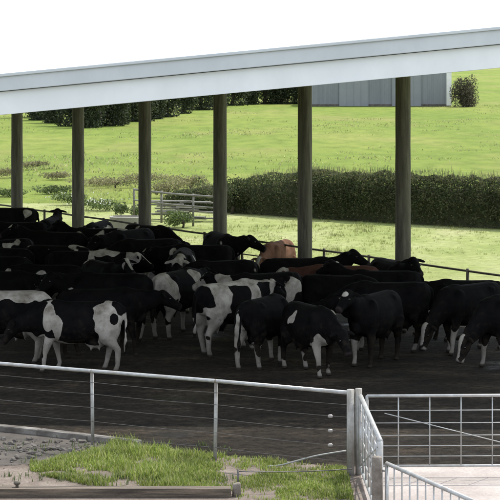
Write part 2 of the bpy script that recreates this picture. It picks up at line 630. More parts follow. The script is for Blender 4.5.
# swung open leaf, seen almost edge on
s0 = (ex + .12, ey - .12)
gate('mesh_gate', s0, (1.665, 25.5), .14, 1.16, 7, (.35, .58, .8, .98),
     'galvanised gate leaf swung open towards the viewer, seen almost edge on', (.03, .2, .97, 1.1), .034, .016)
gp = empty('gate_post', (ex + .098, ey + .03, 0))
tag(gp, 'thick grey steel gate post beside the end of the pipe fence', 'post')
m = MB()
m.tube([(ex + .098, ey + .03, 0), (ex + .098, ey + .03, 1.25)], .048, 12)
m.build('shaft', M['galv_dull'], gp, smooth=True)
for z in (.3, .98):
    m = MB()
    m.tube([(ex + .098, ey - .02, z), (ex + .098, ey - .1, z), (ex + .098, ey - .1, z + .07)], .014, 8)
    m.build('hinge', M['galv'], gp, smooth=True)
px2, py2 = xat(377, 25.35), 25.35
p2 = empty('gate_post', (px2, py2, 0))
tag(p2, 'dark weathered timber gate post standing nearest the viewer', 'post')
m = MB()
m.tube([(px2, py2, 0), (px2 + .005, py2, .55), (px2, py2, .98), (px2, py2, 1.0)], [.072, .068, .066, .05], 12)
m.build('shaft', M['endpost'], p2, smooth=True)
m = MB()
m.tube([(px2 + .07, py2, .82), (px2 + .13, py2 - .03, .82)], .014, 8)
m.build('hinge', M['galv'], p2, smooth=True)
gate('barred_gate', (px2 + .12, py2 - .05), (2.62, 23.1), .12, .92, 11, (.4,),
     'low barred gate with sloping top rail at the bottom right corner', None, .026, .011)

# ------------------------------------------------------------------ small things in front
y0 = 27.55
sl = empty('timber_sleeper', (-3, y0, 0))
tag(sl, 'long dark timber beam lying along the bottom edge of the dirt', 'timber beam')
m = MB()
xe = xat(231, y0)
rings = []
for k in range(25):
    x = -7.5 + (xe + 7.5) * k / 24
    j = .006 * noise.noise(Vector((x * 1.5, 0, 0)))
    rings.append([(x, y0 - .1, 0), (x, y0 + .1, 0), (x, y0 + .1, .125 + j), (x, y0 - .1, .13 + j)])
m.loft(rings)
m.build('beam', M['sleeper'], sl, bevel=.01)
m = MB()
x = xat(17, y0)
m.tube([(x, y0, .12), (x, y0, .17)], .022, 8)
m.ellipsoid((x, y0, .185), (.05, .05, .03), None, 10, 6)
m.build('bolt_head', M['darkrail'], sl, smooth=True)
ep = empty('timber_stump', (xat(236.5, y0), y0, 0))
tag(ep, 'short grey timber stump at the end of the dark beam', 'stump')
m = MB()
x = xat(236.5, y0 - .02)
m.tube([(x, y0, 0), (x + .004, y0, .17), (x, y0, .185)], [.06, .057, .045], 12)
m.build('stump_wood', M['endpost'], ep, smooth=True)

# pale kerb along the yard edge, left
kb = MB()
kp = [at(-40, 424), at(0, 431), at(40, 435), at(90, 441), at(140, 447)]
for (xa, ya), (xb, yb) in zip(kp[:-1], kp[1:]):
    kb.beam((xa, ya, .05), (xb - .012, yb, .05), .16, .10)
tag(kb.build('concrete_kerb', M['kerb'], None, bevel=.015), 'low pale concrete kerb along the muddy yard edge at left', 'kerb')

# rubble heap at left
rb = MB()
rr = random.Random(8)
for i in range(420):
    px, py = rr.uniform(-25, 100), rr.gauss(449, 8)
    if py < 440 or py > 470:
        continue
    x, y = at(px, py)
    s = rr.choice((.012, .018, .018, .025, .05)) * rr.uniform(.7, 1.3)
    rot = Matrix.Rotation(rr.uniform(0, 6), 3, 'Z') @ Matrix.Rotation(rr.uniform(-.5, .5), 3, 'X')
    n0 = len(rb.v)
    rb.ellipsoid((x, y, s * .35), (s * rr.uniform(.8, 1.6), s, s * rr.uniform(.5, .8)), rot, 6, 4)
    for k in range(n0, len(rb.v)):
        v = rb.v[k]
        rb.v[k] = tuple(c + rr.uniform(-.2, .2) * s for c in v)
tag(rb.build('rubble', M['rubble']), kind='stuff', label='scattered grey stones and clods beside the kerb at left', cat='rubble')

# hose across the grass
hs = MB()
hp = [at(266, 468), at(274, 468), at(280, 468), at(284, 468.5), at(300, 469.5), at(318, 469), at(346, 467)]
hz_ = [.02, .03, .04, .06, .14, .2, .24]
pts = [Vector((x, y, z)) for (x, y), z in zip(hp, hz_)]
dense = []
for i in range(len(pts) - 1):
    p_1, p_2 = pts[i], pts[i + 1]
    p_0, p_3 = pts[max(i - 1, 0)], pts[min(i + 2, len(pts) - 1)]
    for k in range(5):
        t = k / 5
        dense.append(.5 * ((2 * p_1) + (p_2 - p_0) * t + (2 * p_0 - 5 * p_1 + 4 * p_2 - p_3) * t * t + (3 * p_1 - p_0 - 3 * p_2 + p_3) * t ** 3))
hs.tube(dense + [pts[-1]], .012, 8)
tag(hs.build('water_hose', M['pale_hose'], None, smooth=True), 'pale hose curving across the bright grass to the gate post', 'hose')
lw = MB()
a = at(238, 471.5, .3)
b = at(352, 469, .3)
lw.tube([(a[0] + (b[0] - a[0]) * s, a[1] + (b[1] - a[1]) * s, .3 - .02 * math.sin(math.pi * s)) for s in [i / 10 for i in range(11)]], .008, 6)
lw.tube([(a[0], a[1], 0), (a[0], a[1], .33)], .014, 6)
tag(lw.build('low_wire', M['wire'], None, smooth=True), 'thin low wire stretched over the grass in front of the pipe fence', 'wire')


# ------------------------------------------------------------------ grasses
def blade(m, x, y, h, w, lean, az, z=0.0):
    dx, dy = math.cos(az), math.sin(az)
    sx, sy = -dy * w / 2, dx * w / 2
    bx, by = x + dx * lean * .35, y + dy * lean * .35
    m.add([(x - sx, y - sy, z), (x + sx, y + sy, z), (bx + sx * .8, by + sy * .8, z + h * .6), (bx - sx * .8, by - sy * .8, z + h * .6), (x + dx * lean, y + dy * lean, z + h)],
          [(0, 1, 2, 3), (3, 2, 4)])


rr = random.Random(21)
gm = MB()
# photo outline of the clump: upper edge and lower edge per column
up = [(40, 462), (70, 452), (95, 446), (115, 440), (135, 439), (150, 444), (180, 450), (215, 453), (250, 457), (290, 461), (330, 464), (352, 467), (362, 470)]
lo = [(40, 468), (70, 474), (95, 480), (130, 482), (180, 484), (232, 486), (245, 500), (362, 504)]


def interp(tab, x):
    if x <= tab[0][0]:
        return tab[0][1]
    for (a, b), (c, d) in zip(tab[:-1], tab[1:]):
        if x <= c:
            return b + (d - b) * (x - a) / (c - a)
    return tab[-1][1]


cnt = 0
while cnt < 30000:
    px = rr.uniform(30, 362)
    tall = max(0, 1 - abs(px - 130) / 75)
    hmean = .05 + .065 * tall
    # base pixel: the blade tips reach the upper edge
    top, bot = interp(up, px), interp(lo, px)
    lift = hmean * 66
    py = rr.uniform(top + lift * .75, bot + 8)
    x, y = at(px, py)
    dens = noise.noise(Vector((x * 1.6, y * 1.6, 1.7))) + .55 * noise.noise(Vector((x * 5, y * 5, 4)))
    edge_d = min(px - 34, py - top - lift * .7, (bot + 6 - py) * 1.2, (362 - px) * .8)
    if dens * 1.25 + edge_d * .022 - .16 < rr.uniform(-.42, .42):
        continue
    if x > 1.42 and y > 26:
        continue
    if y < y0 + .12 and x < xe + .06 and y > y0 - .12:
        continue
    h = hmean * rr.choice((.5, .7, .8, 1, 1, 1.25, 1.5)) * rr.uniform(.75, 1.2) * (1 + .8 * dens)
    blade(gm, x, y, max(h, .05), rr.uniform(.008, .015), h * rr.uniform(.1, .7), rr.uniform(0, 6.283))
    cnt += 1
tag(gm.build('grass', M['grass']), kind='stuff', label='bright green grass growing in front of the pipe fence', cat='grass')
gm = MB()
for i in range(160):       # a few straggling weeds in the dirt and along the kerb
    px, py = rr.uniform(0, 232), rr.choice((rr.gauss(452, 5), rr.gauss(480, 4)))
    x, y = at(px, py)
    if abs(y - y0) < .2:
        continue
    for k in range(rr.randint(2, 8)):
        h = rr.uniform(.03, .12)
        blade(gm, x + rr.gauss(0, .03), y + rr.gauss(0, .03), h, .011, h * rr.uniform(.3, 1), rr.uniform(0, 6.283))
tag(gm.build('weeds', M['weed']), kind='stuff', label='sparse low weeds in the dirt by the beam', cat='weeds')
# pasture tufts between the rail fence and the far field
gm = MB()
cnt = 0
while cnt < 5000:
    u = rr.random()
    y = 46 + 55 * u * u
    x = rr.uniform(-.17, .17) * y
    p = Vector((x, y)) - P5
    if p.dot(NB) < 1.3:
        continue
    dn = noise.noise(Vector((x * .25, y * .12, 9.1))) + .6 * noise.noise(Vector((x * .9, y * .5, 2.1)))
    if dn < rr.uniform(-.4, .6):
        continue
    if y > 70 and rr.random() < .6:
        continue
    cnt += 1
    s = .4 + .55 * max(0, dn)
    for k in range(7):
        h = rr.uniform(.07, .2) * s
        blade(gm, x + rr.gauss(0, .09) * s, y + rr.gauss(0, .09) * s, h, .02 * s * (1 + max(0, y - 55) * .01), h * rr.uniform(.2, .9), rr.uniform(0, 6.283))
cnt = 0
while cnt < 900:
    y = rr.uniform(80, 225)
    x = rr.uniform(-.16, .17) * y
    dn = noise.noise(Vector((x * .06, y * .05, 5.1))) + .7 * noise.noise(Vector((x * .3, y * .2, 8.1)))
    if dn < rr.uniform(0, .6):
        continue
    cnt += 1
    for k in range(6):
        h = rr.uniform(.06, .17)
        blade(gm, x + rr.gauss(0, .45), y + rr.gauss(0, .6), h, .06, h * rr.uniform(.6, 2), rr.uniform(0, 6.283))
tag(gm.build('pasture_tufts', M['tussock']), kind='stuff', label='tufts of pasture grass across the field behind the shed', cat='grass')


# ------------------------------------------------------------------ leaves
def leaf(m, c, s, r):
    a = Vector((r.gauss(0, 1), r.gauss(0, 1), r.gauss(0, 1))).normalized()
    b = a.orthogonal().normalized()
    b = Matrix.Rotation(r.uniform(0, 6.28), 3, a) @ b
    t = a.cross(b)
    c = Vector(c)
    m.add([c - b * s, c + t * s * .45, c + b * s, c - t * s * .45 + a * s * .2], [(0, 1, 2, 3)])


# hedge: a thick run of leafy growth along a line
hd = empty('hedge', (4, 70, 0))
tag(hd, 'dark green clipped hedge running across the middle of the pasture', 'hedge')
hl = [(xat(172, 78), 78), (xat(305, 73.6), 73.6), (xat(390, 71.5), 71.5), (xat(500, 69.1), 69.1), (xat(640, 66.2), 66.2)]
hm, ht = MB(), MB()
rr = random.Random(3)
for i in range(80000):
    s = rr.random()
    k = min(int(s * 4), 3)
    f = s * 4 - k
    x = hl[k][0] + (hl[k + 1][0] - hl[k][0]) * f
    y = hl[k][1] + (hl[k + 1][1] - hl[k][1]) * f
    tx, ty = hl[k + 1][0] - hl[k][0], hl[k + 1][1] - hl[k][1]
    l = math.hypot(tx, ty)
    nxx, nyy = -ty / l, tx / l
    topz = 1.72 + .09 * noise.noise(Vector((x * .7, 5, 0))) + .13 * noise.noise(Vector((x * 2.6, 1, 0))) - (1.15 * max(0, 1 - s * 4.2))
    ang = rr.uniform(0, math.pi)
    rad = (1 - rr.random() ** 2 * .55)
    lump = 1 + .22 * noise.noise(Vector((x * 1.5, math.cos(ang) * 1.3, math.sin(ang) * 1.3)))
    w = .8 * math.cos(ang) * rad * lump
    z = max(.03, topz * (math.sin(ang) ** .55) * rad * (1 + .5 * (lump - 1)))
    leaf(hm, (x + nxx * w, y + nyy * w, z), rr.uniform(.028, .062), rr)
    if rr.random() < .05:
        hh = topz * rr.uniform(.94, 1.12)
        xx, yy = x + nxx * w * .6, y + nyy * w * .6
        az = rr.uniform(0, 6.28)
        blade(ht, xx, yy, rr.uniform(.06, .26), .012, rr.uniform(.02, .16), az, hh - .12)
hm.build('foliage', M['hedge'], hd)
ht.build('bare_tips', M['hedgetip'], hd)
core = MB()
rings = []
for s in range(33):
    k = min(s // 8, 3)
    f = s / 8 - k
    x = hl[k][0] + (hl[k + 1][0] - hl[k][0]) * f
    y = hl[k][1] + (hl[k + 1][1] - hl[k][1]) * f
    j = noise.noise(Vector((x, 2, 0))) * .1
    rings.append([(x, y - .45 - j, 0), (x, y - .42 - j, .85 * min(1, .25 + s / 9)), (x, y - .12, (1.25 + j) * min(1, .25 + s / 9)), (x, y + .2, (1.25 + j) * min(1, .25 + s / 9)), (x, y + .45, .85 * min(1, .25 + s / 9)), (x, y + .45, 0)])
core.loft(rings)
core.build('stems', M['hedgecore'], hd)


def shrub(name, label, cat, c, rad, n, ls, mat, group=None, trunk=True, seed=0, flat=1.0, lumps=7, zlow=.35):
    """crown made of leaf clumps on a short tapered stem with limbs"""
    r = random.Random(seed)
    o = empty(name, (c[0], c[1], 0))
    tag(o, label, cat, group)
    m = MB()
    cs = []
    for k in range(lumps):
        a = r.uniform(0, 6.28)
        q = r.random() ** .5
        cs.append(Vector((c[0] + rad[0] * .62 * q * math.cos(a), c[1] + rad[1] * .62 * q * math.sin(a), rad[2] * r.uniform(zlow, .82))))
    for i in range(n):
        k = r.choice(cs)
        d = Vector((r.gauss(0, 1), r.gauss(0, 1), r.gauss(0, 1))).normalized() * (r.random() ** .35)
        p = k + Vector((d.x * rad[0] * .42, d.y * rad[1] * .42, d.z * rad[2] * .34 * flat))
        if p.z < .02:
            p.z = r.uniform(.02, .15)
        leaf(m, p, ls * r.uniform(.6, 1.3), r)
    m.build('crown', mat, o)
    if trunk:
        t = MB()
        tr = rad[2] * .035 + .012
        t.tube([(c[0], c[1], 0), (c[0] + tr, c[1], rad[2] * .25), (c[0], c[1], rad[2] * .5)], [tr * 1.3, tr, tr * .6], 8)
        for k in cs[:5]:
            t.tube([(c[0], c[1], rad[2] * .22), tuple((Vector((c[0], c[1], rad[2] * .4)) + k) / 2), tuple(k)], [tr * .6, tr * .4, tr * .15], 6)
        t.build('trunk', M['bark'], o, smooth=True)
    return o


# far dark tree belt
tb = [(33, 117.5), (46, 120), (60, 123), (76, 126), (90, 127.5), (104, 126), (118, 124), (133, 121.5), (150, 119), (166, 117), (183, 113.5),
      (200, 110), (216, 107), (232, 105.5), (248, 104.5), (264, 104), (280, 104), (295, 104)]
for i, (px, py) in enumerate(tb):
    x, y = at(px, py)
    hgt = 5.2 + 1.2 * math.sin(i * 2.1)
    shrub('tree', 'x', 'tree', (x, y), (2.1 + .3 * math.sin(i * 3), 1.5, min(hgt, 4.6)), 5200, .13, M['tree'], 'dark trees beyond the pasture', True, i, 1.2, 16, .12)
BELT = [o for o in COL.objects if o.name.split('.')[0] == 'tree']
BL = ['first dark tree of the far belt, just right of the leftmost shed pole',
      'dark far tree midway between the first and second poles',
      'dark far tree just left of the second pole from left',
      'dark far tree hidden partly by the second pole from left',
      'dark far tree just right of the second pole from left',
      'dark far tree left of centre between the second and third poles',
      'dark far tree right of centre between the second and third poles',
      'dark far tree just left of the third pole from left',
      'dark far tree just right of the third pole from left',
      'dark far tree left of centre between the third and fourth poles',
      'dark far tree right of centre between the third and fourth poles',
      'dark far tree just left of the fourth pole from left',
      'dark far tree hidden partly by the fourth pole from left',
      'dark far tree just right of the fourth pole from left',
      'dark far tree left of centre between the fourth and fifth poles',
      'dark far tree midway between the fourth and fifth poles',
      'dark far tree third from the right end of the belt',
      'last dark tree of the far belt, beside the grey barn']
for o, l in zip(BELT, BL):
    o['label'] = l
BELT[16]['label'] = 'dark far tree second from the belt end beside the grey barn'

# ------------------------------------------------------------------ far barn
bd = at(313, 106.5)[1]
bx0, bx1 = xat(312, bd), xat(451, bd)
barn = empty('barn', ((bx0 + bx1) / 2, bd, 0))
tag(barn, 'long blue grey metal clad barn standing far across the field', 'barn')
eh = 4.6
m = MB()
nc = 110
ring_b, ring_t = [], []
pr = []
for i in range(nc + 1):
    x = bx0 + (bx1 - bx0) * i / nc
    for o, dd in ((0, 0), (.35, 0), (.5, -.03), (.85, -.03)):
        if i == nc and o:
            break
        pr.append((x + o * (bx1 - bx0) / nc, bd + dd))
for (xa, ya), (xb, yb) in zip(pr[:-1], pr[1:]):
    m.add([(xa, ya, .25), (xb, yb, .25), (xb, yb, eh), (xa, ya, eh)], [(0, 1, 2, 3)])
m.add([(bx1, bd, 0), (bx1, bd + 9, 0), (bx1, bd + 9, eh), (bx1, bd + 4.5, eh + 1.4), (bx1, bd, eh)], [(0, 1, 2, 3, 4)])
m.add([(bx0, bd, 0), (bx0, bd + 9, 0), (bx0, bd + 9, eh), (bx0, bd + 4.5, eh + 1.4), (bx0, bd, eh)], [(4, 3, 2, 1, 0)])
m.add([(bx0, bd + 9, 0), (bx1, bd + 9, 0), (bx1, bd + 9, eh), (bx0, bd + 9, eh)], [(3, 2, 1, 0)])
m.build('wall', M['barnwall'], barn)
m = MB()
m.box(bx0, bx1, bd - .09, bd, 0, .25)
m.build('plinth', M['rubble'], barn)
m = MB()
for s in (0, 1):
    ya, yb = (bd - .3, bd + 4.5) if s == 0 else (bd + 4.5, bd + 9.3)
    za, zc = (eh + .03, eh + 1.5) if s == 0 else (eh + 1.5, eh + .03)
    m.add([(bx0 - .25, ya, za), (bx1 + .25, ya, za), (bx1 + .25, yb, zc), (bx0 - .25, yb, zc)], [(0, 1, 2, 3)])
    m.add([(bx0 - .25, ya, za - .08), (bx1 + .25, ya, za - .08), (bx1 + .25, yb, zc - .08), (bx0 - .25, yb, zc - .08)], [(3, 2, 1, 0)])
m.build('roof', M['barnroof'], barn)
m = MB()
m.box(bx1 - .5, bx1 + .04, bd - .12, bd - .07, .1, eh - .06)
m.build('corner_trim', M['white_trim'], barn)
for cx in (.30, .68):
    xx = bx0 + (bx1 - bx0) * cx
    m = MB()
    m.box(xx - 1.6, xx + 1.6, bd - .14, bd - .065, .05, 3.7)
    for k in range(5):
        m.box(xx - 1.6 + k * .78, xx - 1.55 + k * .78, bd - .165, bd - .14, .05, 3.7)
    m.build('sliding_door', M['barndoor'], barn)
shrub('bush', 'rounded brownish bush at the right end of the far barn', 'bush', at(464, 107), (1.7, 1.5, 3.0), 6000, .10, M['bush'], None, True, 77, 1.1, 16, .2)

# scrub and weeds at mid distance
for i, (px, py, w, h, mat, lab, nm, ct) in enumerate([
    (50, 194, 1.5, .34, 'weed', 'low ragged weeds between the first and second poles', 'weed_clump', 'weeds'),
    (6, 197, 1.3, .34, 'weed', 'low ragged weeds at the left edge beyond the fence', 'weed_clump', 'weeds'),
    (155, 182, 1.6, .40, 'scrub', 'pale low scrub just right of the third pole, farther than the rails', 'scrub_bush', 'bush'),
    (92, 186, 1.6, .36, 'scrub', 'low pale scrub just right of the second pole', 'scrub_bush', 'bush'),
    (168, 198, 1.0, .75, 'scrub', 'low brown scrub just right of the third pole, above the pale rails', 'scrub_bush', 'bush'),
    (190, 192, 1.1, .7, 'scrub', 'low olive scrub left of the fourth pole above the pale rails', 'scrub_bush', 'bush'),
    (209, 205, 1.0, 1.1, 'hedge', 'dark bush close against the left side of the fourth pole', 'scrub_bush', 'bush'),
    (232, 214, .9, 1.3, 'hedge', 'dark bush at the left end of the hedge beside the fourth pole', 'scrub_bush', 'bush'),
    (115, 188, 1.5, .6, 'scrub', 'wide low scrub left of the third pole', 'scrub_bush', 'bush'),
    (32, 170, 1.3, .42, 'scrub', 'flat brownish scrub patch right of the leftmost pole', 'scrub_bush', 'bush'),
    (6, 178, 1.2, .5, 'scrub', 'flat scrub patch at the left edge of the photo', 'scrub_bush', 'bush'),
    (58, 180, 1.2, .38, 'scrub', 'low scrub patch left of the second pole', 'scrub_bush', 'bush'),
    (183, 228, .75, .6, 'weed', 'leafy green weeds between the third and fourth poles', 'weed_clump', 'weeds'),
    (128, 217, .7, .5, 'weed', 'leafy green weeds left of the third pole', 'weed_clump', 'weeds'),
    (96, 211, 1.0, .42, 'weed', 'green weeds under white flower heads right of the second pole', 'weed_clump', 'weeds'),
    (70, 205, .8, .45, 'weed', 'low weeds with white flowers left of the second pole', 'weed_clump', 'weeds')]):
    x, y = at(px, py)
    shrub(nm, lab, ct, (x, y), (w, .7, h), 1300 if h > .65 else 1000, .05, M[mat], None, h > .5, 100 + i, 1.0, 8)
rr = random.Random(44)
for o, (px, py, w, h, n) in zip([o for o in COL.objects if o.name.startswith('weed_clump') and 'white' in o.get('label', '')], ((96, 211, 1.0, .45, 120), (70, 205, .8, .48, 70))):
    m = MB()
    x, y = at(px, py)
    for i in range(n):
        leaf(m, (x + rr.gauss(0, w * .5), y + rr.gauss(0, .3), h * rr.uniform(.55, 1.05)), rr.uniform(.025, .055), rr)
    m.build('blossom', M['blossom'], o)
# rusty brown dock weeds by the brown cow
# pale rails of an old yard
pr_ = empty('rail_fence', (xat(160, 70), 70, 0))
tag(pr_, 'old pale two rail fence between the third and fourth poles', 'fence')
ra, rb_ = at(134, 189.5, 1.1), at(215, 197, 1.1)
for z in (1.1, .72):
    m = MB()
    m.tube([(ra[0], ra[1], z), ((ra[0] + rb_[0]) / 2, (ra[1] + rb_[1]) / 2, z - .03), (rb_[0], rb_[1], z)], .038 if z > 1 else .03, 8)
    m.build('rail', M['palerail'], pr_, smooth=True)
for s in (.0, .35, .74, 1.0):
    m = MB()
    x, y = ra[0] + (rb_[0] - ra[0]) * s, ra[1] + (rb_[1] - ra[1]) * s + .06
    m.tube([(x, y, 0), (x, y, 1.14)], .04, 8)
    m.build('post', M['palerail'], pr_, smooth=True)
pk = empty('plank_pile', (xat(185, 72), 72, 0))
tag(pk, 'heap of weathered grey planks behind the pale rails left of the fourth pole', 'planks')
rr = random.Random(6)
for k in range(16):
    m = MB()
    cx, cy = xat(rr.uniform(158, 206), 72), 72 + rr.uniform(-.5, .6)
    a_ = rr.gauss(-.15, .22)
    l_ = rr.uniform(.8, 1.7)
    z_ = .05 + .045 * k
    m.beam((cx - l_ / 2 * math.cos(a_), cy - l_ / 2 * math.sin(a_), z_ + rr.uniform(-.02, .02)), (cx + l_ / 2 * math.cos(a_), cy + l_ / 2 * math.sin(a_), z_ + rr.uniform(-.02, .02)), .16, .04)
    m.build('plank', M['palerail'], pk)
wt = empty('water_trough', (0, 0, 0))
tx_, ty_ = at(128, 232)
wt.location = (tx_, ty_, 0)
tag(wt, 'pale concrete water trough just left of the third pole', 'trough')
m = MB()
out, inn = [], []
for i in range(20):
    a = 2 * math.pi * i / 20
    sx = .62 * math.copysign(abs(math.cos(a)) ** .6, math.cos(a))
    sy = .4 * math.copysign(abs(math.sin(a)) ** .6, math.sin(a))
    out.append((tx_ + sx, ty_ + sy))
    inn.append((tx_ + sx * .86, ty_ + sy * .8))
m.loft([[(x, y, 0) for x, y in out], [(x, y, .52) for x, y in out], [(x, y, .54) for x, y in inn], [(x, y, .3) for x, y in inn]])
m.build('basin', M['concrete'], wt)

# ------------------------------------------------------------------ cows
POSES = {
    'up': ((1.10, 0, 1.44), (1.52, 0, 1.22)),
    'level': ((1.20, 0, 1.20), (1.60, 0, .95)),
    'low': ((1.20, 0, .92), (1.47, 0, .57)),
    'down': ((1.16, 0, .58), (1.33, 0, .16)),
    'left': ((1.04, .34, 1.30), (1.24, .70, 1.06)),
    'right': ((1.04, -.34, 1.30), (1.24, -.70, 1.06)),
    'upleft': ((1.06, .20, 1.46), (1.40, .44, 1.25)),
    'upright': ((1.06, -.20, 1.46), (1.40, -.44, 1.25)),
}
BODY = {}


def make_body(pose, stance):
    key = (pose, stance)
    if key in BODY:
        return BODY[key]
    r = random.Random(hash(pose) % 97 if False else len(pose) * 7 + stance)
    m = MB()
    rings = []
    prof = [(-.90, 1.12, .07, .06), (-.865, 1.10, .19, .16), (-.78, 1.08, .275, .245), (-.62, 1.07, .315, .285), (-.42, 1.02, .36, .31),
            (-.15, .97, .405, .345), (.12, .955, .42, .355), (.36, .97, .41, .33), (.52, 1.0, .385, .28), (.66, 1.03, .33, .22), (.78, 1.06, .25, .16), (.84, 1.07, .12, .09)]
    n = 20
    for x, zc, hz, hy in prof:
        ring = []
        for i in range(n):
            a = 2 * math.pi * i / n
            ca, sa = math.cos(a), math.sin(a)
            yy = hy * math.copysign(abs(ca) ** .85, ca)
            zz = hz * math.copysign(abs(sa) ** .8, sa)
            if sa > 0:
                yy *= 1 - .22 * sa        # narrower topline
            ring.append((x, yy, zc + zz))
        rings.append(ring)
    m.loft(rings)
    Hd, Mz = (Vector(p) for p in POSES[pose])
    hd = (Mz - Hd).normalized()
    lat = Vector((0, 0, 1)).cross(hd).normalized()
    if pose == 'down':
        lat = Vector((0, 1, 0))
    dor = hd.cross(lat).normalized()
    # neck
    B = Vector((.56, 0, 1.08))
    mid = B.lerp(Hd, .5) + Vector((.04, 0, -.03))
    rings = []
    for p, hz, hy in ((B, .30, .21), (B.lerp(mid, .6), .26, .17), (mid, .215, .14), (mid.lerp(Hd, .6), .175, .115), (Hd + hd * .02 - dor * .02, .125, .095)):
        t = (Hd - B).normalized()
        s = Vector((0, 0, 1)).cross(t)
        s = s.normalized() if s.length > .05 else Vector((0, 1, 0))
        u = t.cross(s)
        rings.append([p + s * (hy * math.cos(2 * math.pi * i / 16)) + u * (hz * math.sin(2 * math.pi * i / 16)) for i in range(16)])
    m.loft(rings)
    # head
    rings = []
    L = (Mz - Hd).length
    for f, hz, hy, off in ((-.18, .06, .075, .035), (-.10, .11, .105, .02), (.10, .140, .122, -.005), (.32, .132, .112, -.02), (.55, .104, .084, -.02), (.78, .086, .074, -.018), (.93, .088, .084, -.018), (1.02, .066, .066, -.02)):
        p = Hd + hd * (L * f) + dor * off
        rings.append([p + lat * (hy * math.cos(2 * math.pi * i / 14)) + dor * (hz * math.sin(2 * math.pi * i / 14)) for i in range(14)])
    m.loft(rings)
    rot = Matrix((hd, lat, dor)).transposed()
    for s in (-1, 1):
        e = Hd - hd * .01 + lat * (s * .17) + dor * .03
        q = rot @ Matrix.Rotation(s * -.35, 3, 'Z') @ Matrix.Rotation(s * -.2, 3, 'X')
        m.ellipsoid(e + lat * (s * .02), (.055, .125, .03), q, 10, 6)
        m.ellipsoid((-.47, s * .185, 1.245), (.12, .075, .07))           # hip
        m.ellipsoid((.46, s * .20, 1.0), (.20, .12, .32))                # shoulder
        m.ellipsoid((-.62, s * .185, .86), (.235, .125, .34))            # thigh
        m.ellipsoid((-.83, s * .10, 1.16), (.07, .06, .07))              # pin bone
    m.ellipsoid((.72, 0, .80), (.16, .10, .14))
    m.ellipsoid((.40, 0, 1.30), (.24, .10, .11))
    m.ellipsoid((-.74, 0, 1.27), (.14, .10, .10))
    m.ellipsoid((-.36, 0, .60), (.22, .17, .15))                         # udder
    for s in (-1, 1):
        for fx in (-.44, -.28):
            m.tube([(fx, s * .08, .5), (fx, s * .085, .41)], [.025, .02], 6)
        st = (0, .14, -.12, .06)[stance]
        st2 = (0, -.12, .14, .10)[stance]
        fo = st * s
        m.tube([(.47, s * .18, .86), (.49 + fo * .25, s * .18, .66), (.50 + fo * .7, s * .175, .42), (.505 + fo * .8, s * .172, .36), (.49 + fo, s * .17, .15), (.52 + fo, s * .17, .065), (.535 + fo, s * .17, 0)],
               [.13, .098, .064, .055, .043, .05, .062], 10)
        ho = st2 * s
        m.tube([(-.62, s * .18, .86), (-.58 + ho * .2, s * .2, .70), (-.68 + ho * .6, s * .185, .52), (-.72 + ho * .75, s * .175, .45), (-.685 + ho, s * .17, .16), (-.65 + ho, s * .17, .065), (-.635 + ho, s * .17, 0)],
               [.18, .145, .082, .068, .047, .052, .063], 10)
    sw = (0, .05, -.06, .03)[stance]
    m.tube([(-.86, 0, 1.27), (-.92, 0, 1.22), (-.955, sw * .3, 1.0), (-.95, sw, .7), (-.95, sw * 1.2, .55), (-.945, sw * 1.3, .38)], [.045, .04, .03, .026, .045, .03], 8)
    me = m.mesh('cow_raw')
    o = bpy.data.objects.new('cow_raw', me)
    COL.objects.link(o)
    rm = o.modifiers.new('r', 'REMESH')
    rm.mode = 'VOXEL'
    rm.voxel_size = .02
    sm = o.modifiers.new('s', 'SMOOTH')
    sm.factor = .5
    sm.iterations = 7
    dg = bpy.context.evaluated_depsgraph_get()
    res = bpy.data.meshes.new_from_object(o.evaluated_get(dg))
    bpy.data.objects.remove(o)
    bpy.data.meshes.remove(me)
    res.polygons.foreach_set('use_smooth', [True] * len(res.polygons))
    co = np.empty(len(res.vertices) * 3, 'f')
    res.vertices.foreach_get('co', co)
    co = co.reshape(-1, 3)
    co[:, 2] = np.maximum(co[:, 2], 0)
    res.vertices.foreach_set('co', co.ravel())
    res.update()
    # head fields
    rel = co - np.array(Hd)
    f = rel @ np.array(hd) / L
    la = rel @ np.array(lat)
    do = rel @ np.array(dor)
    head = (f > -.2) & (f < 1.1) & (np.abs(la) < .13) & (np.abs(do) < .17)
    forehead = head & (do > .0)
    blaze = np.where(forehead, np.clip(1 - np.abs(la) / (.085 - .045 * np.clip(f, 0, 1)), 0, 1) * np.clip((.86 - f) / .12, 0, 1), 0)
    star = np.where(forehead, np.clip(1 - np.sqrt(la ** 2 + ((f - .22) * L) ** 2) / .09, 0, 1), 0)
    muz = np.where(head, np.clip((f - .9) / .1, 0, 1), 0)
    hoof = np.clip((.075 - co[:, 2]) / .02, 0, 1)
    eyes = []
    for s in (-1, 1):
        eyes.append(Hd + hd * (.33 * L) + lat * (s * .098) + dor * .035)
    eb = MB()
    BODY[key] = (res, co, blaze, star, muz, hoof, eyes)
    return BODY[key]


EYE = MB()
EYE.ellipsoid((0, 0, 0), (.024, .024, .024), None, 10, 6)
EYE = EYE.mesh('eye')
EYE.polygons.foreach_set('use_smooth', [True] * len(EYE.polygons))
EYE.materials.append(M['eye'])
HERD = 'black and white cows standing under the shed'


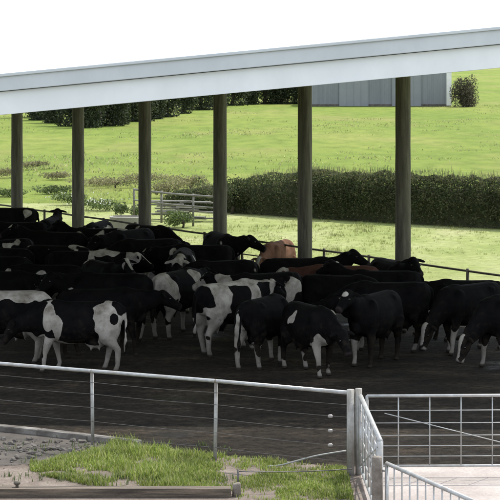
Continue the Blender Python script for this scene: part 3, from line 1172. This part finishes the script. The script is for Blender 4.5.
def cow(px, py, head, pose='level', stance=0, scale=1.0, white=0.0, patches=(), socks=0.0, blaze=0.0, star=0, label='', mat='coat_black', seed=0, group=HERD, black=(), belly=0):
    base, co, bz, st, muz, hoof, eyes = make_body(pose, stance)
    me = base.copy()
    me.name = 'cow'
    n = len(co)
    sv = Vector((seed * 3.17, seed * 1.31, seed * 7.7))
    nz = np.empty(n)
    n2 = np.empty(n)
    for i in range(n):
        v = Vector(co[i]) + sv
        nz[i] = .85 * noise.noise(v * 1.9) + .45 * noise.noise(v * 4.3)
        n2[i] = noise.noise(v * 6.0)
    w = np.clip((nz - (.75 - white)) * 5 + .5, 0, 1) if white > 0 else np.zeros(n)
    for (x, y, z, rx, ry, rz) in patches:
        d = np.sqrt(((co[:, 0] - x) / rx) ** 2 + ((co[:, 1] - y) / ry) ** 2 + ((co[:, 2] - z) / rz) ** 2)
        w = np.maximum(w, np.clip((1 - d + .60 * nz + .22 * n2) * 7 + .5, 0, 1))
    for (x, y, z, rx, ry, rz) in black:
        d = np.sqrt(((co[:, 0] - x) / rx) ** 2 + ((co[:, 1] - y) / ry) ** 2 + ((co[:, 2] - z) / rz) ** 2)
        w = np.minimum(w, 1 - np.clip((1 - d + .45 * nz + .2 * n2) * 7 + .5, 0, 1))
    if belly:
        w = np.maximum(w, np.clip((belly - co[:, 2] + .12 * nz) * 14 + .5, 0, 1) * (np.abs(co[:, 0]) < .6))
    if socks:
        w = np.maximum(w, np.clip((socks - co[:, 2] + .32 * nz + .08 * n2) * 12 + .5, 0, 1))
    if blaze:
        w = np.maximum(w, np.clip((bz * blaze * 1.6 - .45 + .5 * n2) * 4, 0, 1))
    if star:
        w = np.maximum(w, np.clip((st * 1.6 - .25 + .2 * n2) * 4, 0, 1))
    for nm, arr in (('coat', w), ('hoof', hoof), ('muzzle', muz)):
        at_ = me.attributes.new(nm, 'FLOAT', 'POINT')
        at_.data.foreach_set('value', np.asarray(arr, 'f'))
    o = bpy.data.objects.new('cow', me)
    COL.objects.link(o)
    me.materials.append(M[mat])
    x, y = at(px, py)
    o.location = (x, y, .008)
    o.rotation_euler = (0, 0, math.radians(head))
    o.scale = (scale,) * 3
    tag(o, label, 'cow', group)
    for e in eyes:
        q = bpy.data.objects.new('eye', EYE)
        COL.objects.link(q)
        q.parent = o
        q.location = e
    return o


# the nearest cows, read from the photograph
cow(2, 363, 178, 'level', 0, 1.03, .30, [(-.3, 0, 1.32, .75, .4, .20), (-.62, .2, .5, .2, .3, .5)], .45, 0, 0, 'cow with white back and dark flank cut by the left edge of the photo', seed=1)
cow(77, 372, 180, 'low', 1, .98, 0, [(-.64, .1, 1.0, .26, .5, .5), (-.64, .1, .45, .3, .5, .5), (.52, .25, 1.15, .13, .3, .30), (.36, .25, .92, .10, .25, .22), (.55, 0, .62, .2, .3, .14), (.5, .1, .3, .16, .3, .32)], .3, 0, 0,
    'black cow with white hindquarters, white belly and white shoulder streaks nearest the fence at left', seed=3, belly=.58, black=[(-.74, .25, 1.08, .09, .16, .10)])
cow(86, 309, 8, 'level', 2, 1.0, 0, [(.42, 0, 1.36, .40, .4, .12), (.1, -.25, 1.1, .09, .3, .38), (1.1, 0, 1.2, .2, .2, .14)], 0, 1.3, 0,
    'cow with long white stripe along its back, in mid herd below the second pole', seed=6)
cow(178, 336, 62, 'level', 0, 1.02, 0, [(-.75, .05, 1.22, .34, .32, .26), (-.66, -.2, .75, .26, .16, .55), (.3, -.2, 1.1, .2, .2, .4)], .5, 0, 0,
    'cow seen from behind with white rump below the third and fourth poles', seed=9)
cow(230, 353, 48, 'level', 3, 1.05, .25, [(-.5, -.2, 1.05, .34, .34, .42), (.45, -.2, .95, .2, .3, .35), (.2, 0, 1.36, .9, .22, .1), (-.66, 0, .5, .25, .4, .5)], .4, 0, 0,
    'large cow with broad white hindquarters and white topline near the middle', seed=12, black=[(-.05, -.3, .95, .28, .25, .3)])
cow(264, 366, 62, 'low', 1, .97, 0, [(-.82, .12, .8, .2, .12, .35), (-.7, .17, .4, .2, .12, .4)], .38, 0, 0,
    'black cow seen from behind with pale thigh and white hind legs', seed=15)
cow(311, 374, -62, 'low', 2, .95, .22, [(.5, -.18, .45, .2, .14, .4), (.62, -.1, .75, .16, .18, .2)], .2, 0, 0,
    'black cow turned towards the fence with white brisket and one white foreleg', seed=18)
cow(374, 364, -120, 'up', 0, 1.0, 0, [(.5, -.18, .25, .16, .12, .32)], 0, 0, 1, 'black cow with raised head and small white forehead star, right of centre', seed=21)
cow(385, 352, 182, 'low', 3, 1.03, .18, (), .3, 0, 0, 'long black cow side on below the rightmost pole, behind the star faced cow', seed=24)
cow(468, 352, -140, 'down', 1, 1.0, 0, [(.5, .18, .25, .2, .14, .32), (.5, -.18, .15, .2, .14, .25)], .2, 1.5, 0, 'black cow with white face lowered to the ground, first cow right of the rightmost pole', seed=27)
cow(514, 366, -150, 'down', 2, 1.0, 0, [(.5, -.18, .3, .2, .12, .3)], .3, 1.1, 0, 'black cow cut by the right edge, white face lowered to the floor', seed=30)
cow(338, 328, 175, 'level', 1, 1.0, 0, [(1.2, 0, 1.25, .15, .15, .1)], 0, .5, 0, 'dark brown cow in the back row between the fifth and sixth poles', 'coat_darkbrown', 36)
cow(392, 323, -70, 'up', 0, 1.02, 0, (), 0, 0, 0, 'black cow in front of the rightmost pole with head raised above the herd', seed=39)
cow(464, 341, 175, 'level', 2, .93, 0, (), .2, 0, 0, 'black cow standing side on behind the white faced grazing cow right of the rightmost pole', seed=42)
cow(277, 50 + 12300 / 51.6, -115, 'low', 3, .88, 0, [(1.35, 0, .7, .16, .14, .16)], .15, 1.2, 0, 'brown cow standing on the grass beyond the rail fence', 'coat_brown', 45, None)

fill = [(104, 356, 10), None, None, (106, 342, 172), (262, 340, 206), (1, 335, 345), None, (380, 334, 175), (341, 338, 345),
        (44, 325, 172), (219, 322, 200), (104, 320, 301), (-11, 320, 181), None, (182, 310, 267), (1, 305, 152), (303, 321, 5), (59, 300, 348), (197, 299, 179),
        (146, 295, 196), (1, 294, 215), (222, 289, 290), None, (128, 284, 232), (55, 284, 159), (97, 279, 179), (150, 277, 318), (15, 272, 188), (97, 270, 254),
        (50, 265, 84), None, (7, 254, 175)]
rr = random.Random(13)
plist = ['level', 'low', 'up', 'left', 'right', 'level', 'upleft', 'upright', 'low']
FILL_LABEL = {
    0: 'black cow hidden up to its back directly behind the cow with white hindquarters',
    2: 'black back of a cow at the right edge, behind the white legged feeding cow',
    3: 'plain black cow facing left, its back showing above the pair at the front left',
    4: 'cow with white rump and white patched face just behind the large white patched cow',
    5: 'black cow facing right at the left edge with one white spot on its back',
    7: "black cow facing left just in front of the dark brown cow, below the rightmost pole",
    8: 'plain black cow facing right between the white rumped cow and the star faced cow',
    9: 'black cow facing left near the left edge with a small white neck spot',
    10: 'black cow with small white rump spot, only its back showing in mid herd',
    11: 'black cow with white blaze turned towards the viewer, under the long white back stripe',
    12: 'short plain black rump at the left edge, two rows above the white backed cow',
    13: 'plain black back stretching right of the middle, just above the white patched pair',
    14: 'cow facing the viewer with white patched face, left of and below the fourth pole',
    15: 'plain black rump at the left edge, level with the long white back stripe',
    16: 'black cow facing right just in front of the brown cow',
    17: 'black cow with white rump spot just behind the long white back stripe',
    18: 'long black cow facing left below the fourth pole with thin white blaze',
    19: 'plain black back between the long thin blazed cow and the trough',
    20: 'black rump with a white side patch at the left edge',
    21: 'black cow in front of the fourth pole with head raised towards the brown cow',
    23: 'black cow turned left with lowered head, in front of the water trough',
    24: 'black cow facing left near the left edge with raised white blazed head',
    25: 'black cow with raised dark head just left of the second pole',
    26: 'black cow with sloping back by the rail, right of the third pole',
    27: 'black back just behind the raised white blazed head at left',
    28: 'black rump with white marks beside the water trough',
    29: 'black cow facing away with ears spread, left of the second pole',
    31: 'black cow with white rump spot side on at the foot of the first pole',
}
for i, spot in enumerate(fill):
    pz = plist[i % len(plist)]
    w = (0, .45, .3, .2, .52, .25, .35, .32)[i % 8]
    opt = (rr.randrange(4), rr.uniform(.95, 1.05), w, (), rr.choice((0, 0, .2, .35)), rr.choice((0, 0, 0, .8)), rr.choice((0, 0, 0, 1)))
    if spot:
        cow(*spot, pz, *opt, FILL_LABEL[i], seed=50 + i * 3)

# ------------------------------------------------------------------ camera, sky, sun
cam = bpy.data.cameras.new('camera')
co_ = bpy.data.objects.new('camera', cam)
COL.objects.link(co_)
co_.location = (0, 0, H)
co_.rotation_euler = (math.radians(90), 0, 0)
cam.sensor_width = 36
cam.lens = 2000 / 500 * 36
cam.shift_y = -.4
cam.clip_start = .5
cam.clip_end = 8000
SC.camera = co_

EL, AZ = math.radians(58), math.radians(35)
w = bpy.data.worlds.new('World')
SC.world = w
w.use_nodes = True
nt = w.node_tree
sky = nt.nodes.new('ShaderNodeTexSky')
sky.sky_type = 'NISHITA'
sky.sun_disc = False
sky.sun_elevation = EL
sky.sun_rotation = AZ
sky.air_density = 1.0
sky.dust_density = 1.0
bg = nt.nodes['Background']
bg.inputs['Strength'].default_value = .15
tc = nt.nodes.new('ShaderNodeTexCoord')
cl = nt.nodes.new('ShaderNodeTexNoise')
cl.inputs['Scale'].default_value = 2.2
cl.inputs['Detail'].default_value = 6
nt.links.new(tc.outputs['Generated'], cl.inputs['Vector'])
cr = nt.nodes.new('ShaderNodeValToRGB')
cr.color_ramp.elements[0].position = .30
cr.color_ramp.elements[0].color = (.55, .55, .55, 1)
cr.color_ramp.elements[1].position = .55
nt.links.new(cl.outputs['Fac'], cr.inputs[0])
mx = nt.nodes.new('ShaderNodeMix')
mx.data_type = 'RGBA'
nt.links.new(cr.outputs[0], mx.inputs[0])
nt.links.new(sky.outputs[0], mx.inputs[6])
mx.inputs[7].default_value = (3.55, 3.8, 4.2, 1)       # bright thin cloud
nt.links.new(mx.outputs[2], bg.inputs['Color'])
sun = bpy.data.lights.new('sun', 'SUN')
sun.energy = 2.2
sun.angle = math.radians(.6)
sun.color = (1, .95, .87)
so = bpy.data.objects.new('sun', sun)
COL.objects.link(so)
sd = Vector((math.sin(AZ) * math.cos(EL), math.cos(AZ) * math.cos(EL), math.sin(EL)))
so.rotation_euler = sd.to_track_quat('Z', 'Y').to_euler()
SC.view_settings.view_transform = 'Standard'
SC.view_settings.look = 'None'
SC.view_settings.exposure = 1.25
SC.view_settings.gamma = 1
SC.view_settings.use_curve_mapping = False
SC.render.engine = 'CYCLES'
SC.cycles.max_bounces = 6
SC.cycles.use_denoising = True
